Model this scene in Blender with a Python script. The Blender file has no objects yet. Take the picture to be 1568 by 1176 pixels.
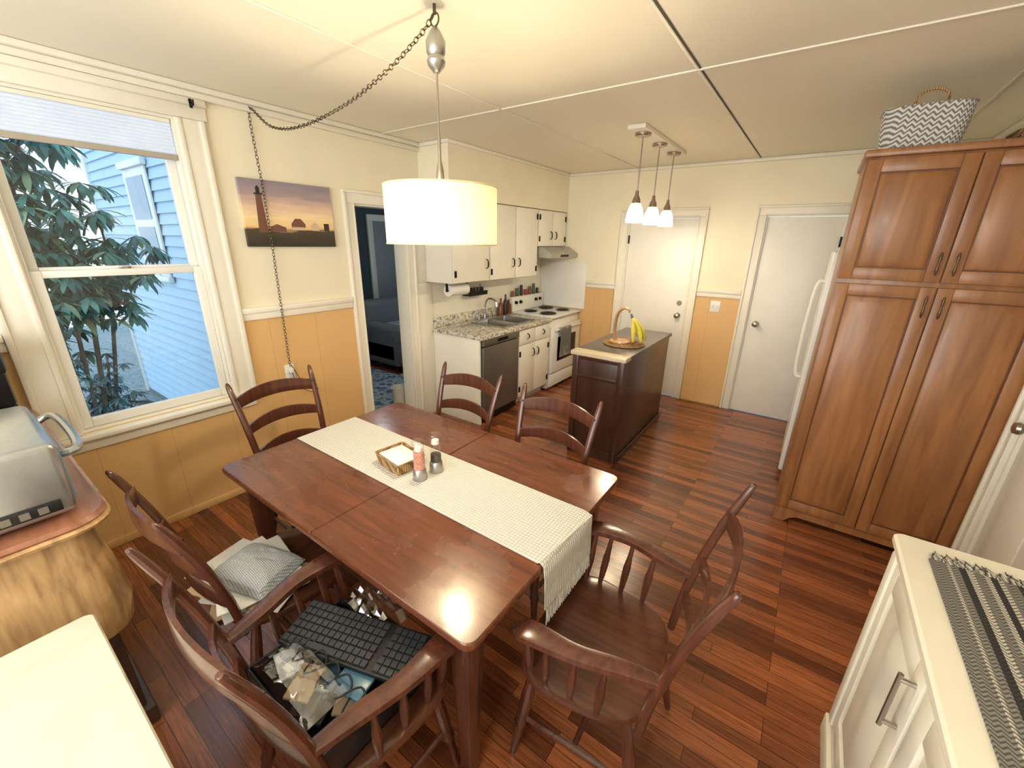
import bpy, bmesh, math, random
from mathutils import Vector, Matrix
random.seed(7)
S=bpy.context.scene
try:
    S.view_settings.view_transform='Standard'
    S.view_settings.look='None'
except Exception: pass
# ------------------------------------------------------------------ materials
def lin(c):
    r=[]
    for v in c[:3]:
        v=v/255.0
        r.append(v/12.92 if v<=0.04045 else ((v+0.055)/1.055)**2.4)
    return (r[0],r[1],r[2],1.0)
def newmat(name):
    m=bpy.data.materials.new(name); m.use_nodes=True
    nt=m.node_tree; b=nt.nodes['Principled BSDF']
    return m,nt,b
def N(nt,t,**kw):
    n=nt.nodes.new(t)
    for k,v in kw.items(): setattr(n,k,v)
    return n
def coords(nt,scale=(1,1,1),rot=(0,0,0)):
    tc=N(nt,'ShaderNodeTexCoord'); mp=N(nt,'ShaderNodeMapping')
    mp.inputs['Scale'].default_value=scale; mp.inputs['Rotation'].default_value=rot
    nt.links.new(tc.outputs['Object'],mp.inputs['Vector'])
    return mp.outputs['Vector']
def ramp(nt,fac,stops):
    r=N(nt,'ShaderNodeValToRGB'); e=r.color_ramp.elements
    while len(e)<len(stops): e.new(0.5)
    for i,(p,c) in enumerate(stops):
        e[i].position=p; e[i].color=c
    nt.links.new(fac,r.inputs['Fac']); return r.outputs['Color']
def bumpit(nt,b,h,strength=0.2,dist=0.01):
    bp=N(nt,'ShaderNodeBump'); bp.inputs['Strength'].default_value=strength; bp.inputs['Distance'].default_value=dist
    nt.links.new(h,bp.inputs['Height']); nt.links.new(bp.outputs['Normal'],b.inputs['Normal'])
def mat(name,c,rough=0.5,metal=0.0,var=0.06,scale=6,bump=0.0,coat=0,emit=None,es=0,spec=None):
    m,nt,b=newmat(name)
    b.inputs['Roughness'].default_value=rough; b.inputs['Metallic'].default_value=metal
    if coat: b.inputs['Coat Weight'].default_value=coat; b.inputs['Coat Roughness'].default_value=0.08
    l=lin(c)
    nz=N(nt,'ShaderNodeTexNoise'); nz.inputs['Scale'].default_value=scale; nz.inputs['Detail'].default_value=4
    nt.links.new(coords(nt),nz.inputs['Vector'])
    d=tuple(x*(1-var) for x in l[:3])+(1,); u=tuple(min(1,x*(1+var)) for x in l[:3])+(1,)
    nt.links.new(ramp(nt,nz.outputs['Fac'],[(0.3,d),(0.7,u)]),b.inputs['Base Color'])
    if bump: bumpit(nt,b,nz.outputs['Fac'],bump)
    if emit: b.inputs['Emission Color'].default_value=lin(emit); b.inputs['Emission Strength'].default_value=es
    if spec is not None: b.inputs['Specular IOR Level'].default_value=spec
    return m
def wood(name,c1,c2,rough=0.25,axis='x',scale=1.0,coat=0.3,c3=None,dist=1.2,worn=False):
    m,nt,b=newmat(name)
    s={'x':(1.2,14,14),'y':(14,1.2,14),'z':(14,14,1.2)}[axis]
    v=coords(nt,tuple(k*scale for k in s))
    nz=N(nt,'ShaderNodeTexNoise'); nz.inputs['Scale'].default_value=2.0; nz.inputs['Detail'].default_value=8; nz.inputs['Distortion'].default_value=dist
    nt.links.new(v,nz.inputs['Vector'])
    st=[(0.3,lin(c1)),(0.7,lin(c2))]
    if c3: st=[(0.25,lin(c1)),(0.5,lin(c2)),(0.75,lin(c3))]
    nt.links.new(ramp(nt,nz.outputs['Fac'],st),b.inputs['Base Color'])
    b.inputs['Roughness'].default_value=rough
    b.inputs['Coat Weight'].default_value=coat; b.inputs['Coat Roughness'].default_value=0.14
    if worn:
        n2=N(nt,'ShaderNodeTexNoise'); n2.inputs['Scale'].default_value=7; n2.inputs['Detail'].default_value=6; nt.links.new(coords(nt),n2.inputs['Vector'])
        nt.links.new(ramp(nt,n2.outputs['Fac'],[(0.5,(rough,)*3+(1,)),(0.68,(rough+.2,)*3+(1,))]),b.inputs['Roughness'])
    bumpit(nt,b,nz.outputs['Fac'],0.05,0.003)
    return m
CREAM=mat('cream_wall_paint',(240,232,208),0.6,var=0.03,scale=3,bump=0.03)
CEILM=mat('ceiling_paint',(242,236,218),0.65,var=0.02,scale=2,bump=0.02)
TRIM=mat('white_trim_paint',(236,231,218),0.35,var=0.02)
DOORM=mat('white_door_paint',(238,235,228),0.4,var=0.02)
WHITE=mat('white_enamel',(234,233,228),0.25,var=0.02)
CABW=mat('cabinet_white_paint',(238,234,222),0.3,var=0.02)
BLACK=mat('black_metal',(22,20,19),0.35,0.6)
BLKP=mat('black_plastic',(26,27,30),0.35)
CHROME=mat('chrome',(200,200,200),0.15,1.0)
STEEL=mat('brushed_steel',(176,175,172),0.32,0.9)
TSTEEL=mat('toaster_steel',(176,180,184),0.28,0.85,var=.04,scale=40)
NICKEL=mat('satin_nickel',(170,160,148),0.28,0.9)
DSTEEL=mat('dark_stainless',(118,112,104),0.35,0.5)
BRONZE=mat('antique_brass',(95,82,64),0.35,0.8)
TABLEW=wood('cherry_table_wood',(84,44,27),(114,63,39),0.22,'x',1.0,0.35,worn=True)
CHAIRW=wood('chair_wood',(66,36,26),(92,52,38),0.24,'z',1.0,0.3)
CHAIRS=wood('chair_seat_wood',(70,38,26),(96,56,38),0.24,'y',1.0,0.3)
ISLW=wood('espresso_wood',(56,33,26),(74,45,35),0.3,'z',1.0,0.2)
PANW=wood('maple_pantry_wood',(126,80,46),(164,112,68),0.38,'z',0.5,0.12,dist=1.0)
PANG=mat('pantry_groove_dark',(92,56,32),0.4)  # darker brown in the grooves around the raised panels
OAK=wood('oak_wood',(128,94,58),(176,140,96),0.5,'z',1.5,0.1,c3=(198,164,116),dist=.1)
OAKT=wood('oak_top_wood',(126,80,58),(150,100,76),0.3,'x',1.0,0.25)
DARKW=wood('dark_base_wood',(58,42,34),(86,62,48),0.4,'x')
def floor_mat():
    m,nt,b=newmat('red_oak_floor')
    v=coords(nt)
    br=N(nt,'ShaderNodeTexBrick'); br.offset=0.37; br.offset_frequency=3; br.squash=1.0
    br.inputs['Scale'].default_value=1; br.inputs['Brick Width'].default_value=0.62; br.inputs['Row Height'].default_value=0.057
    br.inputs['Mortar Size'].default_value=0.0012; br.inputs['Mortar Smooth'].default_value=0.3; br.inputs['Bias'].default_value=0.0
    br.inputs['Color1'].default_value=lin((92,50,31)); br.inputs['Color2'].default_value=lin((164,99,62)); br.inputs['Mortar'].default_value=lin((50,26,17))
    nt.links.new(v,br.inputs['Vector'])
    v2=coords(nt,(2.5,45,1))
    nz=N(nt,'ShaderNodeTexNoise'); nz.inputs['Scale'].default_value=1.6; nz.inputs['Detail'].default_value=7; nz.inputs['Distortion'].default_value=1.5
    nt.links.new(v2,nz.inputs['Vector'])
    mx=N(nt,'ShaderNodeMix',data_type='RGBA',blend_type='MULTIPLY'); mx.inputs['Factor'].default_value=0.95
    nt.links.new(br.outputs['Color'],mx.inputs['A'])
    nt.links.new(ramp(nt,nz.outputs['Fac'],[(0.32,(0.60,0.56,0.53,1)),(0.62,(1.15,1.12,1.08,1))]),mx.inputs['B'])
    nt.links.new(mx.outputs['Result'],b.inputs['Base Color'])
    b.inputs['Roughness'].default_value=0.24
    b.inputs['Coat Weight'].default_value=0.25; b.inputs['Coat Roughness'].default_value=0.16
    bumpit(nt,b,br.outputs['Fac'],-0.25,0.002)
    return m
FLOORM=floor_mat()
def wains_mat():
    m,nt,b=newmat('mustard_wainscot_paint')
    g=N(nt,'ShaderNodeNewGeometry'); sp=N(nt,'ShaderNodeSeparateXYZ'); nt.links.new(g.outputs['Position'],sp.inputs[0])
    ad=N(nt,'ShaderNodeMath',operation='ADD'); nt.links.new(sp.outputs['X'],ad.inputs[0]); nt.links.new(sp.outputs['Y'],ad.inputs[1])
    pp=N(nt,'ShaderNodeMath',operation='PINGPONG'); pp.inputs[1].default_value=0.17; nt.links.new(ad.outputs[0],pp.inputs[0])
    c=ramp(nt,pp.outputs[0],[(0.0,lin((200,160,104))),(0.004,lin((220,180,124)))])
    nt.links.new(c,b.inputs['Base Color']); b.inputs['Roughness'].default_value=0.5
    return m
ORANGE=wains_mat()
def granite():
    m,nt,b=newmat('speckled_granite')
    vo=N(nt,'ShaderNodeTexNoise'); vo.inputs['Scale'].default_value=38; vo.inputs['Detail'].default_value=6; vo.inputs['Roughness'].default_value=0.75
    nt.links.new(coords(nt),vo.inputs['Vector'])
    nt.links.new(ramp(nt,vo.outputs['Fac'],[(0.36,lin((80,76,70))),(0.44,lin((160,155,144))),(0.52,lin((212,206,192))),(0.68,lin((232,228,218)))]),b.inputs['Base Color'])
    b.inputs['Roughness'].default_value=0.2; return m
GRAN=granite()
def weave(name,c1,c2,s,rough=0.9,bs=0.5):
    m,nt,b=newmat(name)
    v=coords(nt)
    w1=N(nt,'ShaderNodeTexWave',bands_direction='X'); w1.inputs['Scale'].default_value=s; w1.inputs['Distortion'].default_value=2
    w2=N(nt,'ShaderNodeTexWave',bands_direction='Y'); w2.inputs['Scale'].default_value=s; w2.inputs['Distortion'].default_value=2
    nt.links.new(v,w1.inputs['Vector']); nt.links.new(v,w2.inputs['Vector'])
    mu=N(nt,'ShaderNodeMath',operation='MULTIPLY'); nt.links.new(w1.outputs['Fac'],mu.inputs[0]); nt.links.new(w2.outputs['Fac'],mu.inputs[1])
    nt.links.new(ramp(nt,mu.outputs[0],[(0.05,lin(c1)),(0.5,lin(c2))]),b.inputs['Base Color'])
    b.inputs['Roughness'].default_value=rough; bumpit(nt,b,mu.outputs[0],bs,0.003); return m
RUNNER=weave('ivory_woven_cloth',(186,182,174),(220,217,210),24,bs=.6)
KNIT=weave('gray_knit_cloth',(140,146,152),(200,204,206),50)
WICK=weave('wicker_tan',(120,88,54),(196,162,114),34)
def herring():
    m,nt,b=newmat('herringbone_basket_weave')
    g=N(nt,'ShaderNodeTexCoord'); sp=N(nt,'ShaderNodeSeparateXYZ'); nt.links.new(g.outputs['Object'],sp.inputs[0])
    ad=N(nt,'ShaderNodeMath',operation='ADD'); nt.links.new(sp.outputs['X'],ad.inputs[0]); nt.links.new(sp.outputs['Y'],ad.inputs[1])
    pp=N(nt,'ShaderNodeMath',operation='PINGPONG'); pp.inputs[1].default_value=0.016; nt.links.new(ad.outputs[0],pp.inputs[0])
    a2=N(nt,'ShaderNodeMath',operation='ADD'); nt.links.new(pp.outputs[0],a2.inputs[0]); nt.links.new(sp.outputs['Z'],a2.inputs[1])
    p2=N(nt,'ShaderNodeMath',operation='PINGPONG'); p2.inputs[1].default_value=0.011; nt.links.new(a2.outputs[0],p2.inputs[0])
    ml=N(nt,'ShaderNodeMath',operation='MULTIPLY'); ml.inputs[1].default_value=90; nt.links.new(p2.outputs[0],ml.inputs[0])
    nt.links.new(ramp(nt,ml.outputs[0],[(0.35,lin((116,116,120))),(0.6,lin((216,212,204)))]),b.inputs['Base Color'])
    b.inputs['Roughness'].default_value=0.85; return m
HERR=herring()
def stripes():
    m,nt,b=newmat('black_white_woven_runner')
    g=N(nt,'ShaderNodeTexCoord'); sp=N(nt,'ShaderNodeSeparateXYZ'); nt.links.new(g.outputs['Object'],sp.inputs[0])
    mr=N(nt,'ShaderNodeMapRange'); mr.inputs['From Min'].default_value=-0.18; mr.inputs['From Max'].default_value=0.18
    nt.links.new(sp.outputs['X'],mr.inputs['Value'])
    W=lin((186,181,172)); K=lin((30,29,30)); G=lin((124,121,116))
    r=N(nt,'ShaderNodeValToRGB'); r.color_ramp.interpolation='CONSTANT'
    st=[(0,G),(0.09,W),(0.11,G),(0.16,K),(0.20,W),(0.24,G),(0.30,W),(0.33,K),(0.37,W),(0.40,G),(0.47,K),(0.66,W),(0.69,G),(0.77,W),(0.80,K),(0.84,W),(0.88,G),(0.95,K)]
    e=r.color_ramp.elements
    while len(e)<len(st): e.new(0.5)
    for i,(p,c) in enumerate(st): e[i].position=p; e[i].color=c
    nt.links.new(mr.outputs[0],r.inputs['Fac'])
    px=N(nt,'ShaderNodeMath',operation='PINGPONG'); px.inputs[1].default_value=0.009; nt.links.new(sp.outputs['X'],px.inputs[0])
    ad=N(nt,'ShaderNodeMath',operation='ADD'); nt.links.new(px.outputs[0],ad.inputs[0]); nt.links.new(sp.outputs['Y'],ad.inputs[1])
    pp=N(nt,'ShaderNodeMath',operation='PINGPONG'); pp.inputs[1].default_value=0.0055; nt.links.new(ad.outputs[0],pp.inputs[0])
    gt=N(nt,'ShaderNodeMath',operation='GREATER_THAN'); gt.inputs[1].default_value=0.003; nt.links.new(pp.outputs[0],gt.inputs[0])
    m2=N(nt,'ShaderNodeMath',operation='MULTIPLY'); m2.inputs[1].default_value=0.8; nt.links.new(gt.outputs[0],m2.inputs[0])
    mx=N(nt,'ShaderNodeMix',data_type='RGBA'); nt.links.new(m2.outputs[0],mx.inputs['Factor'])
    nt.links.new(r.outputs['Color'],mx.inputs['A']); mx.inputs['B'].default_value=lin((52,50,50))
    nt.links.new(mx.outputs['Result'],b.inputs['Base Color']); b.inputs['Roughness'].default_value=0.95
    return m
STRIPE=stripes()
def glassm(name='window_glass',tint=(1,1,1,1),g=0.04):
    m=bpy.data.materials.new(name); m.use_nodes=True; nt=m.node_tree; nt.nodes.clear()
    o=N(nt,'ShaderNodeOutputMaterial'); t=N(nt,'ShaderNodeBsdfTransparent'); t.inputs[0].default_value=tint
    gl=N(nt,'ShaderNodeBsdfGlossy'); gl.inputs['Roughness'].default_value=0.03
    mx=N(nt,'ShaderNodeMixShader'); mx.inputs[0].default_value=g
    nt.links.new(t.outputs[0],mx.inputs[1]); nt.links.new(gl.outputs[0],mx.inputs[2]); nt.links.new(mx.outputs[0],o.inputs[0])
    return m
GLASS=glassm()
CLRP=glassm('clear_plastic',(0.92,0.94,0.96,1),0.2)
CLRG=glassm('clear_jar_glass',(0.97,0.97,0.97,1),0.08)
def shade_mat():
    m=bpy.data.materials.new('linen_lamp_shade'); m.use_nodes=True; nt=m.node_tree; nt.nodes.clear()
    o=N(nt,'ShaderNodeOutputMaterial'); t=N(nt,'ShaderNodeBsdfTranslucent'); t.inputs[0].default_value=(0.80,0.69,0.43,1)
    d=N(nt,'ShaderNodeBsdfDiffuse'); d.inputs[0].default_value=(0.85,0.8,0.66,1)
    nz=N(nt,'ShaderNodeTexNoise'); nz.inputs['Scale'].default_value=200; nt.links.new(coords(nt,(1,1,6)),nz.inputs['Vector'])
    bp=N(nt,'ShaderNodeBump'); bp.inputs['Strength'].default_value=0.1; nt.links.new(nz.outputs['Fac'],bp.inputs['Height']); nt.links.new(bp.outputs[0],d.inputs['Normal'])
    mx=N(nt,'ShaderNodeMixShader'); mx.inputs[0].default_value=0.9
    nt.links.new(t.outputs[0],mx.inputs[1]); nt.links.new(d.outputs[0],mx.inputs[2])
    nt.links.new(mx.outputs[0],o.inputs[0])
    return m
SHADE=shade_mat()
# ------------------------------------------------------------------ builder
def cr(pts,n=6):
    out=[]; P=[pts[0]]+list(pts)+[pts[-1]]
    for i in range(1,len(P)-2):
        p0,p1,p2,p3=P[i-1],P[i],P[i+1],P[i+2]
        for k in range(n):
            t=k/n
            out.append(tuple(0.5*((2*b)+(-a+c)*t+(2*a-5*b+4*c-d)*t*t+(-a+3*b-3*c+d)*t**3) for a,b,c,d in zip(p0,p1,p2,p3)))
    out.append(tuple(pts[-1])); return out
def circ(n=10): return [(math.cos(2*math.pi*i/n),math.sin(2*math.pi*i/n)) for i in range(n)]
RECT=[(1,-.8),(1,.8),(.8,1),(-.8,1),(-1,.8),(-1,-.8),(-.8,-1),(.8,-1)]
def rr(x0,x1,y0,y1,r,n=5):
    o=[]
    for cx,cy,a0 in ((x1-r,y1-r,0),(x0+r,y1-r,90),(x0+r,y0+r,180),(x1-r,y0+r,270)):
        for i in range(n+1):
            a=math.radians(a0+90*i/n); o.append((cx+r*math.cos(a),cy+r*math.sin(a)))
    return o
class M:
    def __init__(s,name): s.name=name; s.bm=bmesh.new(); s.mats=[]
    def mi(s,m):
        if m not in s.mats: s.mats.append(m)
        return s.mats.index(m)
    def faces(s,vs,fs,m):
        k=s.mi(m); V=[s.bm.verts.new(v) for v in vs]
        for f in fs:
            try: F=s.bm.faces.new([V[i] for i in f]); F.material_index=k
            except ValueError: pass
    def box(s,x0,x1,y0,y1,z0,z1,m,bev=0,seg=2,mx=None):
        x0,x1=min(x0,x1),max(x0,x1); y0,y1=min(y0,y1),max(y0,y1); z0,z1=min(z0,z1),max(z0,z1)
        t=bmesh.new(); bmesh.ops.create_cube(t,size=1)
        for v in t.verts: v.co=Vector((x0+(v.co.x+.5)*(x1-x0),y0+(v.co.y+.5)*(y1-y0),z0+(v.co.z+.5)*(z1-z0)))
        if bev: bmesh.ops.bevel(t,geom=list(t.edges),offset=min(bev,0.45*min(x1-x0,y1-y0,z1-z0)),segments=seg,affect='EDGES',profile=0.5)
        if mx is not None: bmesh.ops.transform(t,matrix=mx,verts=list(t.verts))
        s.app(t,m)
    def app(s,t,m):
        t.verts.ensure_lookup_table(); t.verts.index_update()
        s.faces([tuple(v.co) for v in t.verts],[[v.index for v in f.verts] for f in t.faces],m); t.free()
    def pbox(s,P,u0,u1,v0,v1,w0,w1,m,bev=0):
        a=P(u0,v0,w0); b=P(u1,v1,w1); s.box(a[0],b[0],a[1],b[1],a[2],b[2],m,bev)
    def loft(s,rings,m,cap=True,closed=False):
        n=len(rings[0]); vs=[p for r in rings for p in r]; fs=[]
        R=len(rings)
        for i in range(R if closed else R-1):
            j=(i+1)%R
            for k in range(n):
                l=(k+1)%n; fs.append([i*n+k,i*n+l,j*n+l,j*n+k])
        if cap and not closed: fs.append(list(range(n))[::-1]); fs.append([(R-1)*n+k for k in range(n)])
        s.faces(vs,fs,m)
    def sweep(s,pts,prof,m,up=(0,0,1),sc=(1,1),cap=True):
        up=Vector(up); rings=[]
        P=[Vector(p[:3]) for p in pts]
        for i,p in enumerate(P):
            t=(P[min(i+1,len(P)-1)]-P[max(i-1,0)]).normalized()
            sd=t.cross(up)
            if sd.length<1e-4: sd=t.cross(Vector((1,0.1,0)))
            sd.normalize(); u=sd.cross(t)
            q=pts[i]; a,b=(q[3],q[4]) if len(q)>4 else ((q[3],q[3]) if len(q)>3 else sc)
            rings.append([tuple(p+sd*(x*a)+u*(y*b)) for x,y in prof])
        s.loft(rings,m,cap)
    def tube(s,pts,r,m,n=8,up=(0,0,1)): s.sweep([tuple(p[:3])+(r,r) for p in pts],circ(n),m,up)
    def cyl(s,p0,p1,r0,r1,m,n=20):
        d=Vector(p1)-Vector(p0); up=(0,0,1) if abs(d.normalized().z)<0.9 else (0,1,0)
        s.sweep([tuple(p0)+(r0,r0),tuple(p1)+(r1,r1)],circ(n),m,up)
    def lathe(s,prof,c,m,n=28,cap=False,mx=None):
        rings=[]
        for r,z in prof:
            ring=[Vector((r*math.cos(2*math.pi*i/n),r*math.sin(2*math.pi*i/n),z)) for i in range(n)]
            if mx is not None: ring=[mx@v for v in ring]
            rings.append([(v.x+c[0],v.y+c[1],v.z+c[2]) for v in ring])
        s.loft(rings,m,cap)
    def prism(s,poly,P,w0,w1,m):
        s.loft([[P(u,v,w0) for u,v in poly],[P(u,v,w1) for u,v in poly]],m)
    def torus(s,mx,R,r,m,n=10,k=5,st=1.0):
        rings=[]
        for i in range(n):
            a=2*math.pi*i/n; c=Vector((R*math.cos(a)*st,R*math.sin(a),0)); d=Vector((math.cos(a),math.sin(a),0))
            rings.append([tuple(mx@(c+d*(r*math.cos(2*math.pi*j/k))+Vector((0,0,r*math.sin(2*math.pi*j/k))))) for j in range(k)])
        s.loft(rings,m,closed=True)
    def done(s,loc=None,rot=0,smooth=True,ang=35):
        bm=s.bm
        bmesh.ops.recalc_face_normals(bm,faces=list(bm.faces))
        if loc is None:
            xs=[v.co.x for v in bm.verts]; ys=[v.co.y for v in bm.verts]; zs=[v.co.z for v in bm.verts]
            o=Vector(((min(xs)+max(xs))/2,(min(ys)+max(ys))/2,min(zs)))
            bmesh.ops.translate(bm,vec=-o,verts=list(bm.verts)); loc=o
        me=bpy.data.meshes.new(s.name); bm.to_mesh(me); bm.free()
        for k in s.mats: me.materials.append(k)
        if smooth:
            me.polygons.foreach_set('use_smooth',[True]*len(me.polygons))
            try: me.set_sharp_from_angle(angle=math.radians(ang))
            except Exception: pass
        ob=bpy.data.objects.new(s.name,me); S.collection.objects.link(ob)
        ob.location=loc; ob.rotation_euler=(0,0,math.radians(rot)); return ob
nY=lambda y:(lambda u,v,w:(u,y-w,v))
nX=lambda x:(lambda u,v,w:(x-w,u,v))
pX=lambda x:(lambda u,v,w:(x+w,u,v))
# ------------------------------------------------------------------ room shell
H=2.54; XL=-3.05; XR=0.95; YB=4.95; YF=-1.3; T=0.14; RAIL=1.25
m=M('floor'); m.box(XL-T,XR+T,YF-T,YB+T,-0.1,0,FLOORM); m.done(smooth=False)
m=M('ceiling'); m.box(XL-T,XR+T,YF-T,YB+T,H,H+0.08,CEILM); m.done(smooth=False)
def wall(name,P,u0,u1,holes,t=T,split=True,mtop=CREAM,mbot=ORANGE):
    m=M(name); us=sorted(set([u0,u1]+[h[0] for h in holes]+[h[1] for h in holes]))
    for a,b in zip(us[:-1],us[1:]):
        zs=[(0,H)]
        for h in holes:
            if h[0]<=a+1e-6 and h[1]>=b-1e-6:
                zs=[z for z in ((0,h[2]),(h[3],H)) if z[1]-z[0]>0.01]
        for z0,z1 in zs:
            if split and z0<RAIL<z1:
                m.pbox(P,a,b,z0,RAIL,-t,0,mbot); m.pbox(P,a,b,RAIL,z1,-t,0,mtop)
            else: m.pbox(P,a,b,z0,z1,-t,0,mbot if z1<=RAIL and split else mtop)
    return m.done(smooth=False)
wall('wall_left',pX(XL),YF-T,YB+T,[(0.30,1.04,0.73,2.37),(2.12,2.62,0,2.01)])
wall('wall_back',nY(YB),XL,XR,[(-1.87,-1.11,0,2.03),(-0.49,0.15,0,2.03)])
wall('wall_right',nX(XR),YF-T,YB+T,[(1.98,2.86,0,2.03)],mbot=CREAM)
wall('wall_front',lambda u,v,w:(u,YF+w,v),XL,XR,[(-2.5,0.4,0.85,2.35)],mbot=CREAM)
m=M('wall_soffit'); m.box(XL+0.002,-2.68,2.82,YB-0.002,2.105,H-0.002,CREAM); m.done(smooth=False)
m=M('trim_crown_left')
m.box(XL,XL+0.055,YF,2.82,H-0.03,H-0.001,TRIM,.006); m.box(XL,XL+0.03,YF,2.82,H-0.065,H-0.03,TRIM,.006); m.done()
m=M('trim_crown_back'); m.box(-2.68,XR,YB-0.03,YB,H-0.035,H-0.001,TRIM,.008); m.done()
m=M('trim_crown_soffit'); m.box(-2.68,-2.655,2.795,YB-.03,H-0.03,H-0.001,TRIM,.006); m.box(XL+.056,-2.68,2.795,2.82,H-0.03,H-0.001,TRIM,.006); m.done()
m=M('trim_crown_right')
m.box(XR-0.08,XR,YF,YB-.03,H-0.04,H-0.001,TRIM,.01); m.box(XR-0.04,XR,YF,YB-.03,H-0.10,H-0.04,TRIM,.01); m.done()
SEAMD=mat('seam_dark_crack',(84,76,68),0.8)  # dark crack line beside one ceiling seam
m=M('trim_ceiling_seams')
for x in (-1.82,0.60): m.box(x-.008,x+.008,YF,YB-.03,H-.009,H-.0005,TRIM,.003)
m.box(-0.655,-0.64,YF,YB-.03,H-.006,H-.0005,TRIM,.002); m.box(-0.64,-0.632,YF,YB-.03,H-.003,H-.0005,SEAMD)
for y in (-0.02,2.41): m.box(XL+.056,XR-.08,y-.008,y+.008,H-.0085,H-.0005,TRIM,.003)
m.done()
def chairrail(name,P,u0,u1):
    m=M(name); m.pbox(P,u0,u1,RAIL-.035,RAIL+.01,0,.014,TRIM,.004); m.pbox(P,u0,u1,RAIL+.01,RAIL+.05,0,.028,TRIM,.008); m.done()
chairrail('trim_chair_rail_left',pX(XL),1.182,2.022)
chairrail('trim_chair_rail_back',nY(YB),-2.355,-1.962)
chairrail('trim_chair_rail_middle',nY(YB),-1.018,-0.582)
chairrail('trim_chair_rail_window',pX(XL),-1.28,0.158)
m=M('baseboard_left'); m.pbox(pX(XL),.0,2.02,0,.05,0,.012,ORANGE,.004); m.done()
m=M('baseboard_back'); m.pbox(nY(YB),-1.01,-.59,0,.04,0,.012,ORANGE,.004); m.pbox(nY(YB),-2.3,-1.97,0,.04,0,.012,ORANGE,.004); m.done()
def casing(name,P,u0,u1,z1,w=.095,z0=0):
    m=M(name); e=.0004
    for a,b in ((u0-w,u0),(u1,u1+w)):
        m.pbox(P,a,b,z0,z1-e,0,.018,TRIM,.003)
        o=(a-e,a+.022) if a<u0 else (b-.022,b+e)
        m.pbox(P,o[0],o[1],z0,z1+w-.023,0,.032,TRIM,.006)
        i=(b-.014,b+e) if a<u0 else (a-e,a+.014)
        m.pbox(P,i[0],i[1],z0,z1-e,0,.024,TRIM,.004)
    m.pbox(P,u0-w,u1+w,z1,z1+w-e,0,.0185,TRIM,.003); m.pbox(P,u0-w-.001,u1+w+.001,z1+w-.022,z1+w,0,.034,TRIM,.006); m.pbox(P,u0-.014,u1+.014,z1+e,z1+.014,0,.0245,TRIM,.004)
    m.pbox(P,u0+e,u0+.012,z0,z1-.012,-T,-.0005,TRIM); m.pbox(P,u1-.012,u1-e,z0,z1-.012,-T,-.0005,TRIM); m.pbox(P,u0+e,u1-e,z1-.012,z1-e,-T,-.0005,TRIM)
    return m.done()
casing('trim_doorway',pX(XL),2.12,2.62,2.01)
casing('trim_door_casing_1',nY(YB),-1.87,-1.11,2.03,.09)
casing('trim_door_casing_2',nY(YB),-0.49,0.15,2.03,.09)
casing('trim_door_casing_3',nX(XR),1.98,2.86,2.03,.08)
m=M('trim_cabinet_side_panel'); m.box(XL+.001,XL+.02,2.72,2.898,0,1.36,TRIM,.002); m.box(XL+.001,XL+.02,2.72,2.838,1.36,2.10,TRIM,.002); m.done()
def knob(m,P,u,v,w=0.0,mt=NICKEL):
    for (r,a,b) in ((.03,0,.008),(.012,.008,.035)):
        p=P(u,v,w+a); q=P(u,v,w+b); m.cyl(p,q,r,r,mt)
    prof=[(.012,.03),(.024,.036),(.03,.05),(.026,.064),(.012,.07)]
    ax=(Vector(P(0,0,1))-Vector(P(0,0,0))).normalized(); q=Vector((0,0,1)).rotation_difference(ax).to_matrix().to_4x4()
    m.lathe(prof,P(u,v,w),mt,cap=True,mx=q)
def door(name,P,u0,u1,ku,hinge_u,bolt=False):
    m=M(name); m.pbox(P,u0+.014,u1-.014,.008,2.014,-.045,-.012,DOORM,.003)
    knob(m,P,ku,.98,-.012)
    if bolt: m.cyl(P(ku,1.12,-.012),P(ku,1.12,.006),.028,.024,NICKEL)
    for z in (.25,1.75): m.pbox(P,hinge_u-.008,hinge_u+.008,z,z+.09,-.014,.004,BLACK,.002)
    m.done()
door('door_1',nY(YB),-1.87,-1.11,-1.19,-1.855,True)
door('door_2',nY(YB),-0.49,0.15,-.40,.13)
m=M('door_3'); P=nX(XR)
m.pbox(P,1.995,2.845,.008,2.014,-.045,-.014,DOORM,.003)
for a,b in ((2.08,2.37),(2.47,2.76)):
    for z0,z1 in ((.2,.85),(1.0,1.9)): m.pbox(P,a,b,z0,z1,-.02,-.008,DOORM,.005)
knob(m,P,2.78,.97,-.012); m.done()
# ------------------------------------------------------------------ window
P=pX(XL)
m=M('window_1')
for a,b in ((.16,.30),(1.04,1.18)):
    m.pbox(P,a,b,.726,2.369,0,.02,TRIM,.003)
    o=(a-.001,a+.025) if a<.2 else (b-.025,b+.001); m.pbox(P,o[0],o[1],.727,2.368,0,.036,TRIM,.006)
    i=(b-.03,b-.005) if a<.2 else (a+.005,a+.03); m.pbox(P,i[0],i[1],.728,2.367,0,.03,TRIM,.006)
m.pbox(P,.14,1.20,2.37,2.47,0,.022,TRIM,.003); m.pbox(P,.139,1.201,2.435,2.472,0,.045,TRIM,.008)
m.pbox(P,.14,1.20,.695,.725,-.02,.06,TRIM,.008); m.pbox(P,.17,1.17,.63,.6945,0,.018,TRIM,.004)
for u0,u1 in ((.3004,.312),(1.028,1.0396)): m.pbox(P,u0,u1,.74,2.355,-T,-.0005,TRIM)
m.pbox(P,.3004,1.0396,.7254,.74,-T,-.0005,TRIM); m.pbox(P,.3004,1.0396,2.355,2.3696,-T,-.0005,TRIM)
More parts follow.
